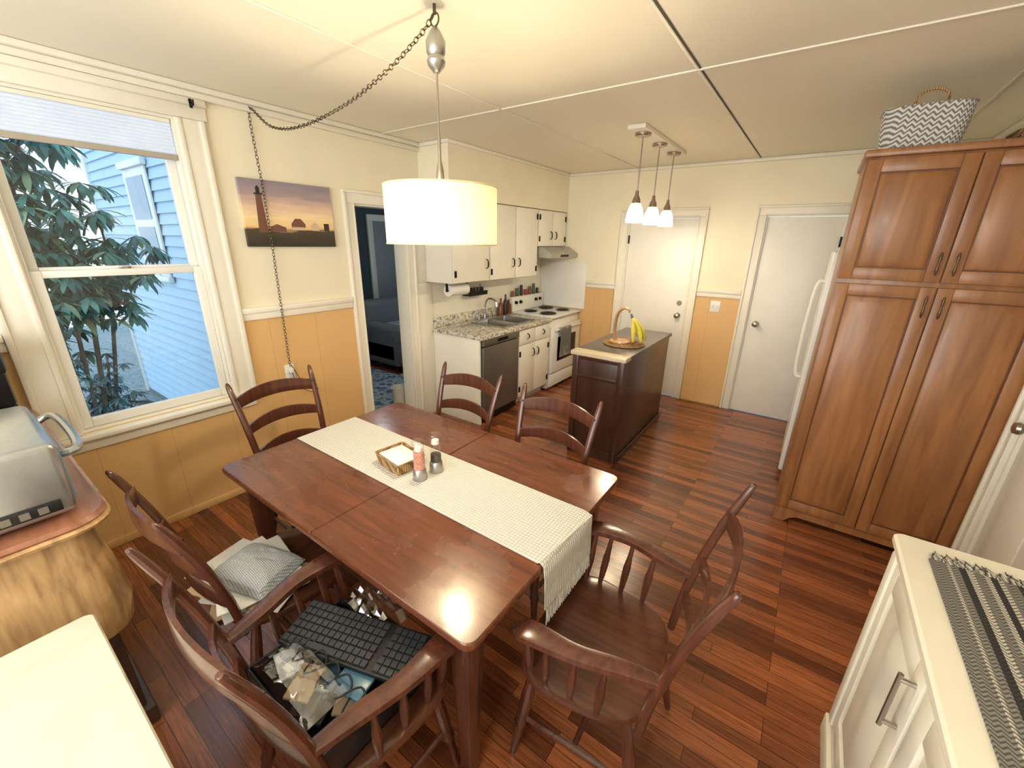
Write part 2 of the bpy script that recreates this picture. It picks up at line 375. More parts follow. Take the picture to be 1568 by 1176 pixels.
def sash(z0,z1,w):
    for u0,u1 in ((.312,.355),(.985,1.028)): m.pbox(P,u0,u1,z0,z1,w,w+.035,WHITE,.004)
    m.pbox(P,.355,.985,z0,z0+.05,w,w+.0345,WHITE,.004); m.pbox(P,.355,.985,z1-.035,z1,w,w+.0345,WHITE,.004)
    m.pbox(P,.355,.985,z0+.05,z1-.035,w+.014,w+.018,GLASS)
sash(.742,1.575,-.06); sash(1.54,2.354,-.098)
m.pbox(P,.65,.70,1.575,1.59,-.055,-.03,CHROME,.004)
m.done()
SHB=mat('cellular_shade_fabric',(206,214,224),0.9,emit=(180,205,235),es=0.28)  # emission paints in daylight glowing through the shade fabric
m=M('window_shade')
n=10; z0,z1=2.175,2.338; vs=[]; fs=[]
for i in range(n*2+1):
    z=z0+(z1-z0)*i/(2*n); w=-.010 if i%2 else -.018
    for u in (.316,1.024): vs.append(P(u,z,w))
for i in range(n*2): fs.append([2*i,2*i+1,2*i+3,2*i+2])
m.faces(vs,fs,SHB); m.pbox(P,.316,1.024,2.150,2.178,-.022,-.002,mat('shade_rail',(170,162,148),.5),.004); m.pbox(P,.316,1.024,2.335,2.354,-.022,-.002,TRIM,.003)
m.done(smooth=False)
m=M('curtain_hook'); m.box(XL+.046,XL+.054,1.115,1.13,2.42,2.465,BLACK,.003); m.tube(cr([(XL+.05,1.122,2.44),(XL+.08,1.122,2.43),(XL+.09,1.122,2.455)]),.005,BLACK); m.done()
m=M('window_2'); Q=lambda u,v,w:(u,YF+w,v)
for u0,u1 in ((-2.6,-2.5),(.4,.5),(-1.56,-1.5),(-.56,-.5)): m.pbox(Q,u0,u1,.85,2.35,-.05,.02,TRIM,.004)
m.pbox(Q,-2.6,.5,2.35,2.45,0,.02,TRIM,.004); m.pbox(Q,-2.6,.5,.78,.85,0,.05,TRIM,.004); m.done()
# ------------------------------------------------------------------ exterior
SIDE=mat('blue_gray_siding',(184,210,230),0.6,var=0.03)
m=M('neighbor_house_siding')
Y0=1.72; z=-.6
while z<5.2:
    vs=[(x,y,zz) for x in (-3.25,-8.3) for (y,zz) in ((Y0,z),(Y0-.026,z),(Y0-.004,z+.115),(Y0,z+.115))]
    m.faces(vs,[[0,1,2,3],[4,5,6,7],[0,1,5,4],[1,2,6,5],[2,3,7,6]],SIDE); z+=.112
m.box(-8.4,-8.28,Y0-.04,Y0+.1,-.6,5.2,WHITE,.004)
m.box(-3.4,-8.3,Y0-.03,Y0,-.8,-.55,mat('foundation_gray',(120,120,118),.9))
m.done()
WDK=mat('dark_window_pane',(112,142,168),0.2)
m=M('neighbor_house_window')
for cx in (-6.35,):
    m.box(cx-.38,cx+.38,Y0-.05,Y0-.028,1.3,2.45,WHITE,.006); m.box(cx-.28,cx+.28,Y0-.056,Y0-.045,1.4,1.84,WDK); m.box(cx-.28,cx+.28,Y0-.056,Y0-.045,1.92,2.36,WDK)
    m.box(cx-.42,cx+.42,Y0-.08,Y0-.028,2.45,2.52,WHITE,.006); m.box(cx-.42,cx+.42,Y0-.08,Y0-.028,1.24,1.3,WHITE,.006)
m.done()
m=M('ground_outside'); m.box(-16,XL-T-.02,-9,6,-.75,-.62,mat('leafy_ground',(130,140,142),.95,var=.3,scale=20,bump=.5)); m.done(smooth=False)
LEAF=mat('rhododendron_leaf',(92,142,130),0.35,var=0.55,scale=9); LEAF2=mat('rhododendron_leaf_light',(166,188,150),0.4,var=0.3,scale=6); LEAF3=mat('rhododendron_leaf_dark',(60,102,100),0.35,var=.4,scale=9)
SHR=mat('shrub_leaf',(140,170,174),0.6,var=0.4,scale=3)
BARK=mat('bark',(112,106,98),0.9,var=.2,bump=.4)
def leaf(m,p,d,L,W,mt):
    d=d.normalized(); sd=d.cross(Vector((0,0,1)));
    if sd.length<.01: sd=Vector((1,0,0))
    sd.normalize(); up=sd.cross(d)
    pts=[]
    for t,w,dz in ((0,.12,0),(.3,.9,.02),(.6,1,.0),(.85,.6,-.05),(1,.05,-.12)):
        c=p+d*(L*t)+up*(L*dz)
        pts+= [tuple(c-sd*W*w*.5+up*W*.12*w),tuple(c),tuple(c+sd*W*w*.5+up*W*.12*w)]
    fs=[]
    for i in range(4):
        for j in (0,1): fs.append([3*i+j,3*i+j+1,3*i+j+4,3*i+j+3])
    m.faces(pts,fs,mt)
def bush(name,seeds,cnt,spread,L,W,mts,base):
    m=M(name)
    for k in range(cnt):
        s=random.choice(seeds); c=Vector((s[0]+random.gauss(0,spread[0]),s[1]+random.gauss(0,spread[1]),s[2]+random.gauss(0,spread[2])))
        if c.x>-3.6: c.x=-3.65
        if c.y>Y0-.3: c.y=Y0-.35
        n=random.randint(9,13); a0=random.random()*6
        for i in range(n):
            a=a0+2*math.pi*i/n; dr=random.uniform(-1.3,-.1)
            leaf(m,c,Vector((math.cos(a),math.sin(a),dr)),L*random.uniform(.8,1.15),W,random.choice(mts))
        if k%3==0:
            b=Vector(s); m.tube(cr([tuple(b+(c-b)*.2-Vector((0,0,.12))),tuple((b+c)/2-Vector((0,0,.06))),tuple(c)],3),.008,BARK,5)
    for s in seeds:
        m.tube(cr([(base[0],base[1],-.62),((base[0]+s[0])/2+.06,(base[1]+s[1])/2,(s[2]-.6)/2),s],5),.014,BARK,6)
    return m.done(ang=80)
bush('rhododendron_bush',[(-4.5,.52,2.2),(-4.4,.45,1.75),(-4.6,.80,1.85),(-4.3,.42,1.25),(-4.5,.62,1.4),(-4.7,.95,1.6),(-4.4,.38,2.5),(-4.6,.75,1.35),(-4.4,.36,.95)],240,(.22,.14,.17),.16,.04,[LEAF,LEAF,LEAF3,LEAF,LEAF2,LEAF3],(-4.6,.5))
bush('garden_shrub',[(-4.8,.6,.2),(-5.2,.8,.05),(-4.6,.45,.4),(-5.0,.5,.45),(-4.7,.7,.55)],190,(.25,.15,.16),.08,.022,[SHR,SHR,LEAF3],(-4.9,.7))
# ------------------------------------------------------------------ living room beyond
TEAL=mat('dark_teal_wall',(60,76,84),0.7)
for nm,a in (('wall_living_far',(-8.3,-8.2,1.85,6.0,0,H)),('wall_living_south',(-8.3,XL-T-.002,1.80,1.90,0,H)),('wall_living_north',(-8.3,XL-T-.002,6.0,6.1,0,H)),('ceiling_living',(-8.3,XL-T-.002,1.8,6.1,H+.005,H+.08))):
    m=M(nm); m.box(*a,TEAL if 'ceil' not in nm else CEILM); m.done(smooth=False)
m=M('floor_living'); m.box(-8.3,XL-T-.002,1.8,6.1,-.1,-.001,FLOORM); m.done(smooth=False)
m=M('wall_living_divider'); m.box(-6.2,-6.1,4.2,6.0,0,H,TEAL); m.done(smooth=False)
P6=pX(-6.098)
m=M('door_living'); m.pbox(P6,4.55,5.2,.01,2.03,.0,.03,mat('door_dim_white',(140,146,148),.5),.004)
for a,b in ((4.45,4.55),(5.2,5.3)): m.pbox(P6,a,b,.01,2.03,0,.04,TRIM,.004)
m.pbox(P6,4.45,5.3,2.03,2.13,0,.04,TRIM,.004); m.done()
SOFA=mat('gray_sofa_fabric',(112,118,124),0.95,var=.15,scale=60,bump=.3)
m=M('sofa'); sx=.75
m.box(-6.05+sx,-5.15+sx,3.5,5.4,.08,.42,SOFA,.05,3); m.box(-6.05+sx,-5.75+sx,3.5,5.4,.35,.92,SOFA,.08,3)
for a in (3.5,5.2): m.box(-6.0+sx,-5.12+sx,a,a+.22,.1,.64,SOFA,.08,3)
m.box(-5.85+sx,-5.13+sx,3.73,4.45,.40,.56,SOFA,.06,3); m.box(-5.85+sx,-5.13+sx,4.46,5.19,.40,.56,SOFA,.06,3)
for x in (-5.95+sx,-5.2+sx):
    for y in (3.6,5.3): m.cyl((x,y,0),(x,y,.1),.02,.03,BLACK)
m.done()
m=M('throw_blanket'); m.box(-5.72+sx,-5.3+sx,3.8,4.4,.565,.60,mat('gray_throw',(160,166,172),.95,bump=.4),.015)
m.done()
def rugm():
    m,nt,b=newmat('blue_pattern_rug'); nz=N(nt,'ShaderNodeTexNoise'); nz.inputs['Scale'].default_value=9; nz.inputs['Detail'].default_value=6; nt.links.new(coords(nt),nz.inputs['Vector'])
    nt.links.new(ramp(nt,nz.outputs['Fac'],[(.4,lin((74,104,134))),(.52,lin((180,196,208))),(.62,lin((110,122,136)))]),b.inputs['Base Color']); b.inputs['Roughness'].default_value=.95; return m
m=M('area_rug'); m.box(-4.33,-3.5,2.5,4.9,0.0,.012,rugm(),.004); m.box(-7.5,-4.33,2.5,3.45,0.0,.012,rugm(),.004); m.done()
m=M('waste_bin'); m.lathe([(.0,.0),(.075,.0),(.09,.24),(.095,.25),(.085,.25),(.07,.02),(0,.02)],(-3.40,2.72,.0),WHITE); m.done()
# ------------------------------------------------------------------ kitchen cabinets
def pull(m,P,u,v,w,h=.09,mt=BRONZE):
    m.sweep(cr([P(u,v-h/2,w)+(.004,.006),P(u,v-h/2+.012,w+.022)+(.004,.006),P(u,v,w+.027)+(.005,.008),P(u,v+h/2-.012,w+.022)+(.004,.006),P(u,v+h/2,w)+(.004,.006)],4),circ(6),mt,(0.3,0.7,0.1))
def hinge(m,P,u,v,w): m.pbox(P,u-.014,u+.014,v-.03,v+.03,w,w+.005,BLACK,.001); m.cyl(P(u,v-.03,w+.006),P(u,v+.03,w+.006),.004,.004,BLACK,6)
P=pX(-2.70)
m=M('upper_cabinet')
m.box(XL+.002,-2.70,2.84,4.268,1.37,2.10,CABW,.003); m.box(XL+.002,-2.70,4.272,4.93,1.70,2.10,CABW,.003)
for (a,b,z0,hs) in ((2.85,3.37,1.375,0),(3.385,3.82,1.375,0),(3.83,4.262,1.375,1),(4.28,4.595,1.705,0),(4.605,4.925,1.705,1)):
    m.pbox(P,a,b,z0,2.095,.001,.02,CABW,.004)
    hu=a+.02 if hs==0 else b-.02; ku=b-.05 if hs==0 else a+.05
    hinge(m,P,hu,z0+.08,.02); hinge(m,P,hu,2.02,.02); pull(m,P,ku,z0+.16 if z0<1.5 else z0+.12,.02,.09,BLACK)
m.done()
m=M('range_hood')
m.prism([(-3.04,1.695),(-2.62,1.695),(-2.50,1.62),(-2.50,1.575),(-3.04,1.575)],lambda u,v,w:(u,w,v),4.28,4.93,STEEL)
m.box(-2.505,-2.497,4.5,4.7,1.585,1.61,BLACK); m.done()
m=M('lower_cabinet')
m.box(XL+.002,-2.43,2.90,2.925,0.0,.87,CABW,.002)
m.box(XL+.002,-2.43,3.53,4.17,.1,.70,CABW,.002); m.box(XL+.002,-2.50,3.53,4.17,0,.1,CABW); m.box(-2.46,-2.43,3.53,4.17,.70,.87,CABW)
m.box(XL+.002,-3.0,2.925,3.53,.0,.87,CABW)
P=pX(-2.43)
for a,b,s in ((3.54,3.845,0),(3.855,4.16,1)):
    m.pbox(P,a,b,.70,.86,.001,.02,CABW,.004); m.pbox(P,a,b,.11,.685,.001,.02,CABW,.004)
    ku=b-.04 if s==0 else a+.04; pull(m,P,ku,.58,.02,.09,BLACK); hu=a+.016 if s==0 else b-.016; hinge(m,P,hu,.2,.02); hinge(m,P,hu,.6,.02); pull(m,P,(a+b)/2,.78,.02,.06,BLACK)
m.done()
m=M('countertop')
x0,x1,y0,y1=XL+.002,-2.385,2.885,4.18; sx0,sx1,sy0,sy1=-2.93,-2.50,3.38,3.95
m.box(x0,sx0,y0,y1,.872,.91,GRAN,.003); m.box(sx1,x1,y0,y1,.872,.91,GRAN,.003); m.box(sx0,sx1,y0,sy0,.872,.91,GRAN,.003); m.box(sx0,sx1,sy1,y1,.872,.91,GRAN,.003)
m.box(x0+.006,x0+.026,y0+.02,y1,.911,1.01,GRAN,.003); m.done()
m=M('backsplash_wall_panel'); m.box(XL+.001,XL+.007,2.90,4.94,.92,1.365,TRIM); m.done()
m=M('kitchen_sink')
m.box(sx0-.012,sx1+.012,sy0-.012,sy0+.012,.911,.917,STEEL,.002); m.box(sx0-.012,sx1+.012,sy1-.012,sy1+.012,.911,.917,STEEL,.002)
m.box(sx0-.012,sx0+.012,sy0,sy1,.911,.917,STEEL,.002); m.box(sx1-.012,sx1+.012,sy0,sy1,.911,.917,STEEL,.002); m.box(sx0+.01,sx1-.01,3.655,3.675,.74,.912,STEEL,.004)
m.loft([[(x,y,z) for x,y in rr(sx0+d,sx1-d,sy0+d,sy1-d,.03)] for z,d in ((.912,.004),(.74,.012),(.72,.04))],STEEL,cap=False)
m.box(sx0+.03,sx1-.03,sy0+.03,sy1-.03,.715,.722,STEEL); m.done()
m=M('kitchen_faucet'); fx=-2.975
m.cyl((fx,3.66,.911),(fx,3.66,.97),.022,.018,CHROME); m.tube(cr([(fx,3.66,.96),(fx,3.66,1.08),(fx+.06,3.66,1.14),(fx+.15,3.66,1.12),(fx+.17,3.66,1.06)],6),.011,CHROME)
m.cyl((fx,3.56,.911),(fx,3.56,.95),.014,.012,CHROME); m.cyl((fx,3.56,.955),(fx+.05,3.54,.98),.006,.008,CHROME)
m.cyl((fx,3.78,.911),(fx,3.78,.96),.014,.012,CHROME); m.done()
m=M('dishwasher'); m.box(-2.99,-2.435,2.93,3.37,.02,.868,BLACK); m.box(-2.99,-2.435,3.37,3.525,.02,.70,BLACK); m.box(-2.435,-2.405,2.935,3.52,.10,.79,DSTEEL,.006); m.box(-2.435,-2.40,2.935,3.52,.80,.866,DSTEEL,.006)
m.box(-2.402,-2.397,3.15,3.32,.82,.85,BLACK); m.box(-2.44,-2.43,2.935,3.52,.02,.1,BLACK); m.done()
m=M('kitchen_range'); m.box(-3.04,-2.43,4.19,4.93,.02,.905,WHITE,.006); m.box(-2.43,-2.385,4.20,4.92,.22,.80,WHITE,.01)
m.box(-2.385,-2.378,4.33,4.79,.36,.66,BLACK,.002); m.box(-2.43,-2.39,4.20,4.92,.05,.205,WHITE,.008); m.tube([(-2.36,4.25,.76),(-2.36,4.87,.76)],.012,WHITE)
for y in (4.27,4.85): m.cyl((-2.39,y,.76),(-2.36,y,.76),.01,.01,WHITE)
m.box(-3.04,-2.38,4.19,4.93,.905,.92,WHITE,.004); m.box(-3.04,-2.97,4.19,4.93,.92,1.10,WHITE,.012)
for y in (4.26,4.36,4.72,4.82): m.cyl((-2.97,y,1.03),(-2.945,y,1.03),.022,.018,BLACK)
for (x,y,r) in ((-2.56,4.37,.10),(-2.82,4.38,.08),(-2.56,4.74,.08),(-2.82,4.75,.10)):
    m.lathe([(0,.921),(r,.921),(r+.012,.927),(r+.016,.921)],(x,y,0),CHROME)
    for k in range(4):
        R=r*(.25+.23*k); m.torus(Matrix.Translation((x,y,.931)),R,.006,BLACK,20,6)
m.done()
m=M('dish_towel'); DT=weave('patterned_towel',(110,108,104),(204,201,193),14)
m.sweep(cr([(-2.342,4.45,.42),(-2.337,4.45,.60),(-2.341,4.45,.77),(-2.36,4.45,.778),(-2.376,4.45,.765)],4),RECT,DT,(0,1,0),(.003,.13)); m.done()
m=M('backsplash_panel'); m.box(-3.04,-2.36,YB-.012,YB-.001,.93,1.51,WHITE,.003); m.done()
m=M('paper_towel_holder'); m.cyl((-2.85,2.94,1.29),(-2.85,3.20,1.29),.055,.055,WHITE); m.cyl((-2.85,2.92,1.29),(-2.85,3.22,1.29),.012,.012,BLACK)
for y in (2.925,3.215): m.box(-2.862,-2.838,y-.004,y+.004,1.285,1.368,BLACK)
m.done()
m=M('spice_rack')
m.box(-3.03,-2.93,3.35,3.65,1.19,1.2,BLACK,.002); m.box(-2.935,-2.93,3.35,3.65,1.2,1.235,BLACK); m.tube([(-3.03,3.36,1.19),(-3.03,3.36,1.3)],.004,BLACK); m.tube([(-3.03,3.64,1.19),(-3.03,3.64,1.3)],.004,BLACK)
for i in range(5): m.cyl((-2.985,3.385+i*.058,1.2),(-2.985,3.385+i*.058,1.27),.02,.02,(BRONZE,BLKP,DARKW)[i%3]); 
m.done()
bt=[mat('amber_bottle',(120,60,20),.2),mat('green_bottle',(50,80,40),.2),BLKP,mat('red_label',(150,40,30),.4)]
m=M('soap_bottles')
for i,(x,y,h,r) in enumerate(((-2.97,3.95,.20,.03),(-2.96,4.03,.24,.028),(-2.97,4.11,.17,.03))):
    m.lathe([(0,0),(r,0),(r,h*.65),(r*.4,h*.8),(r*.4,h),(0,h)],(x,y,.911),bt[(i*2)%4])
m.done()
m=M('spice_jars')
for i in range(7):
    r=.02; y=4.24+i*.095; h=.07+.03*(i%3)
    m.lathe([(0,0),(r,0),(r,h*.7),(r*.9,h*.75),(r*.9,h),(0,h)],(-3.005,y,1.101),bt[i%4])
m.done()
# ------------------------------------------------------------------ island
TOPG=mat('slate_gray_top',(92,84,80),0.3,var=.1)
m=M('kitchen_island')
m.box(-1.49,-1.05,2.99,4.19,.0,.885,ISLW,.004); m.box(-1.505,-1.035,2.965,4.215,.885,.915,TOPG,.004)
m.box(-1.506,-1.034,2.963,3.08,.884,.9165,wood('light_edge_wood',(196,180,150),(216,202,174),.4,'x'),.003)
P=nY(2.99)
for a,b in ((-1.49,-1.44),(-1.10,-1.05)): m.pbox(P,a,b,.0,.884,.0,.012,ISLW,.003)
m.pbox(P,-1.44,-1.10,.0,.09,.0,.0118,ISLW,.003); m.pbox(P,-1.44,-1.10,.70,.725,0,.0118,ISLW,.003); m.pbox(P,-1.44,-1.10,.85,.884,0,.0118,ISLW,.003)
P=pX(-1.05); m.pbox(P,2.99,4.19,0,.06,0,.012,ISLW,.004)
P=nX(-1.49)
for i in range(3): m.pbox(P,3.02+.39*i,3.39+.39*i,.1,.66,0,.015,ISLW,.004); m.pbox(P,3.02+.39*i,3.39+.39*i,.69,.86,0,.015,ISLW,.004)
m.done()
m=M('woven_trivet'); c=(-1.24,3.45,.917); m.lathe([(0,0),(.17,0),(.18,.006),(.17,.012),(0,.012)],c,WICK)
for k in range(8): m.torus(Matrix.Translation((c[0],c[1],c[2]+.012)),.02+.021*k,.005,WICK,28,6)
m.done()
LW=wood('light_beech',(172,126,84),(202,162,114),.4,'z')
m=M('banana_hanger'); bz=.935; bx,by=-1.27,3.42
m.lathe([(0,0),(.085,0),(.09,.01),(.08,.018),(0,.018)],(bx,by,bz),LW)
m.sweep(cr([(bx-.04,by,bz+.015,.014,.024),(bx-.055,by,bz+.12,.013,.024),(bx-.04,by,bz+.24,.012,.022),(bx+.01,by,bz+.295,.012,.02),(bx+.055,by,bz+.285,.010,.015),(bx+.06,by,bz+.26,.006,.006)],6),circ(10),LW,(0,1,0)); m.done()
BAN=mat('banana_peel',(206,196,80),.5,var=.15,scale=8)
m=M('banana_bunch'); hx,hy,hz=bx+.085,by+.02,bz+.22
for i in range(5):
    a=math.radians(-60+35*i); dx,dy=math.cos(a),math.sin(a)
    m.sweep(cr([(hx,hy,hz,.006,.006),(hx+dx*.035,hy+dy*.035,hz-.03,.013,.013),(hx+dx*.08,hy+dy*.08,hz-.085,.020,.020),(hx+dx*.105,hy+dy*.105,hz-.13,.019,.019),(hx+dx*.12,hy+dy*.12,hz-.175,.010,.010),(hx+dx*.122,hy+dy*.122,hz-.185,.004,.004)],4),circ(6),BAN,(dy,-dx,0))
m.cyl((hx,hy,hz-.005),(hx-.015,hy,hz+.03),.012,.008,BARK); m.done()
# ------------------------------------------------------------------ fridge + pantry
m=M('refrigerator')
m.box(.13,.86,3.60,4.50,.02,1.72,WHITE,.008)
m.box(.075,.125,3.605,4.04,.06,1.72,WHITE,.012,3); m.box(.075,.125,4.05,4.495,.06,1.72,WHITE,.012,3)
for y in (4.00,4.09):
    m.sweep(cr([(.075,y,1.50,.012,.014),(.03,y,1.46,.012,.014),(.018,y,1.1,.012,.014),(.03,y,.78,.012,.014),(.075,y,.74,.012,.014)],5),circ(8),WHITE,(0,1,0))
m.done()
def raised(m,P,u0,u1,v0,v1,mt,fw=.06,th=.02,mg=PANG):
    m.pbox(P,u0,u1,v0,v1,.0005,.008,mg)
    for a,b in ((u0,u0+fw),(u1-fw,u1)): m.pbox(P,a,b,v0,v1,.001,th,mt,.003)
    m.pbox(P,u0+fw,u1-fw,v0,v0+fw,.001,th,mt,.003); m.pbox(P,u0+fw,u1-fw,v1-fw,v1,.001,th,mt,.003)
    rings=[]
    for d,w in ((.006,.008),(.012,.012),(.04,.019),(.045,.021)):
        a,b,c,e=u0+fw+d,u1-fw-d,v0+fw+d,v1-fw-d; rings.append([P(a,c,w),P(b,c,w),P(b,e,w),P(a,e,w)])
    m.loft(rings,mt)
m=M('pantry_cabinet'); y=2.97; P=nY(y)
m.box(.10,.93,y,3.56,.10,2.20,PANW,.003)
m.box(.085,.94,y-.03,3.56,2.18,2.215,PANW,.008)
m.prism([(.10,0),(.16,0),(.19,.035),(.23,.055),(.80,.055),(.84,.035),(.87,0),(.93,0),(.93,.10),(.10,.10)],P,-.02,.0,PANW)
m.box(.10,.12,y+.02,3.56,0,.1,PANW)
for a,b in ((.105,.512),(.518,.925)):
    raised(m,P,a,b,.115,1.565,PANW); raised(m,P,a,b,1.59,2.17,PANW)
def pbar(u,v):
    m.cyl(P(u,v-.035,.02),P(u,v-.035,.04),.005,.005,BRONZE,8); m.cyl(P(u,v+.035,.02),P(u,v+.035,.04),.005,.005,BRONZE,8)
    m.sweep(cr([P(u,v-.055,.04)+(.003,.003),P(u,v-.03,.042)+(.006,.006),P(u,v,.042)+(.004,.004),P(u,v+.03,.042)+(.006,.006),P(u,v+.055,.04)+(.003,.003)],3),circ(8),BRONZE,(0,1,0))
for u in (.485,.548): pbar(u,1.68); pbar(u,1.47)
m.done()
m=M('woven_basket'); cx,cy=.29,3.17
rings=[[(cx+(x)*k,cy+y*k,z) for x,y in rr(-.165,.165,-.14,.14,.08)] for k,z in ((.9,2.217),(.93,2.23),(1,2.32),(1.03,2.405),(1.06,2.41),(1.0,2.405),(.9,2.25))]
m.loft(rings,HERR); m.tube(cr([(cx-.06,cy-.12,2.40),(cx-.05,cy-.11,2.455),(cx,cy-.11,2.475),(cx+.05,cy-.11,2.455),(cx+.06,cy-.12,2.40)],5),.006,WICK); m.done()
m=M('wicker_tray'); m.loft([[(.76+x*k,3.20+y*k,z) for x,y in rr(-.13,.13,-.13,.13,.05)] for k,z in ((.85,2.217),(1,2.27),(1.03,2.275),(.96,2.27),(.82,2.23))],WICK); m.done()
# ------------------------------------------------------------------ sideboard
SBW=mat('antique_white_paint',(226,220,204),0.4,var=.03)
m=M('sideboard'); x=.40
m.box(x,.90,.12,1.55,.09,.87,SBW,.004)
m.loft([[(a,b,z) for a,b in rr(x-.03-d,.91,.09-d,1.60+d,.02)] for z,d in ((.868,-.012),(.876,0),(.893,0),(.90,-.006))],SBW)
m.box(x-.03,.91,.09,1.58,0,.085,SBW,.006); m.box(x-.018,.905,.105,1.565,.085,.115,SBW,.01)
P=nX(x)
for a,b in ((.14,.595),(.60,1.045),(1.05,1.53)): raised(m,P,a+.006,b-.006,.13,.845,SBW,.07,.02,SBW)
for a,b in ((.13,.16),(1.50,1.545)): m.pbox(P,a,b,.115,.865,0,.028,SBW,.006)
for u in (1.085,.635,.555):
    m.tube([P(u,.65,.05),P(u,.82,.05)],.006,NICKEL); m.cyl(P(u,.665,.018),P(u,.665,.05),.006,.006,NICKEL,8); m.cyl(P(u,.805,.018),P(u,.805,.05),.006,.006,NICKEL,8)
m.done()
m=M('table_runner_striped')
m.box(.435,.79,.15,1.49,.901,.906,STRIPE)
for i in range(70):
    xx=.437+.351*i/69; m.tube([(xx,1.489,.9045),(xx+random.uniform(-.008,.008),1.51,.9045),(xx+random.uniform(-.018,.018),1.525+random.uniform(0,.022),.903)],.0016,RUNNER if i%3==0 else BLKP,4)
m.done(smooth=False)
# ------------------------------------------------------------------ table
m=M('dining_table'); X0,X1,Y0t,Y1t=-2.05,-.53,.58,1.62
def ttop(a,b,rl,rR):
    o=[]
    for cx,cy,a0,r in ((b-rR,Y1t-rR,0,rR),(a+rl,Y1t-rl,90,rl),(a+rl,Y0t+rl,180,rl),(b-rR,Y0t+rR,270,rR)):
        for i in range(6): an=math.radians(a0+18*i); o.append((cx+r*math.cos(an),cy+r*math.sin(an)))
    rings=[]
    for z,k in ((.722,.0),(.726,1.0),(.741,1.0),(.747,.7),(.75,.3)):
        ring=[]; mx_,my_=(a+b)/2,(Y0t+Y1t)/2; d=.006*(1-k)
        for px,py in o: ring.append((px-math.copysign(d,px-mx_),py-math.copysign(d,py-my_),z))
        rings.append(ring)
    m.loft(rings,TABLEW)
ttop(X0,-1.2905,.035,.003); ttop(-1.2895,X1,.003,.035)
for (a,b,c,d) in ((X0+.09,X1-.09,Y0t+.08,Y0t+.10),(X0+.09,X1-.09,Y1t-.10,Y1t-.08),(X0+.08,X0+.10,Y0t+.1,Y1t-.1),(X1-.10,X1-.08,Y0t+.1,Y1t-.1)): m.box(a,b,c,d,.63,.722,TABLEW,.003)
for px in (X0+.10,X1-.10):
    for py in (Y0t+.10,Y1t-.10):
        m.loft([[(px+qx,py+qy,z) for qx,qy in rr(-k,k,-k,k,.008,2)] for z,k in ((0,.024),(.35,.032),(.60,.040),(.722,.040))],CHAIRW)
m.done()
m=M('table_runner')
path=[(-2.04,1.115,.7535),(-1.9,1.115,.7535),(-1.3,1.115,.7535),(-.7,1.115,.7535),(-.55,1.115,.7535),(-.528,1.115,.752),(-.518,1.112,.735),(-.514,1.11,.70),(-.510,1.108,.64),(-.507,1.106,.58)]
m.sweep([p+(.002,.175) for p in path],RECT,RUNNER,(0,1,0))
for i in range(34):
    yy=.945+.325*i/33; m.sweep([(-.507,yy,.58,.003,.003),(-.505,yy+random.uniform(-.004,.004),.545,.0045,.0045),(-.504,yy+random.uniform(-.006,.006),.515,.002,.002)],circ(5),RUNNER,(0,1,0))
m.done()
m=M('napkin_basket'); R=Matrix.Translation((-1.40,1.09,.7565))@Matrix.Rotation(math.radians(-8),4,'Z')
def rp(k,z,a=.095,b=.075): return [tuple(R@Vector((x*k,y*k,z))) for x,y in rr(-a,a,-b,b,.015)]
m.loft([rp(.93,0),rp(1,.05),rp(1.04,.055),rp(.98,.055),rp(.9,.008)],WICK)
m.box(-.083,.083,-.063,.063,.006,.052,WHITE,.008,mx=R)
m.done()
SALT=mat('pink_salt',(210,146,128),.4,var=.3,scale=120); PEP=mat('peppercorns',(60,46,38),.5,var=.5,scale=150)
def grinder(x,y,fill):
    m=M('salt_grinder' if fill is SALT else 'pepper_grinder'); z=.7565
    m.lathe([(0,0),(.031,0),(.032,.004),(.028,.045),(.024,.05),(0,.05)],(x,y,z),STEEL)
    lv=.135 if fill is SALT else .085
    m.lathe([(0,.051),(.024,.051),(.023,lv),(0,lv+.001)],(x,y,z),fill)
    m.lathe([(.0255,.05),(.0255,.158),(.029,.165),(.029,.18),(.026,.185),(0,.185)],(x,y,z),CLRG)
    m.lathe([(0,.137),(.018,.137),(.016,.155),(0,.155)],(x,y,z),WHITE); m.done()
grinder(-1.235,1.06,SALT); grinder(-1.225,1.15,PEP)
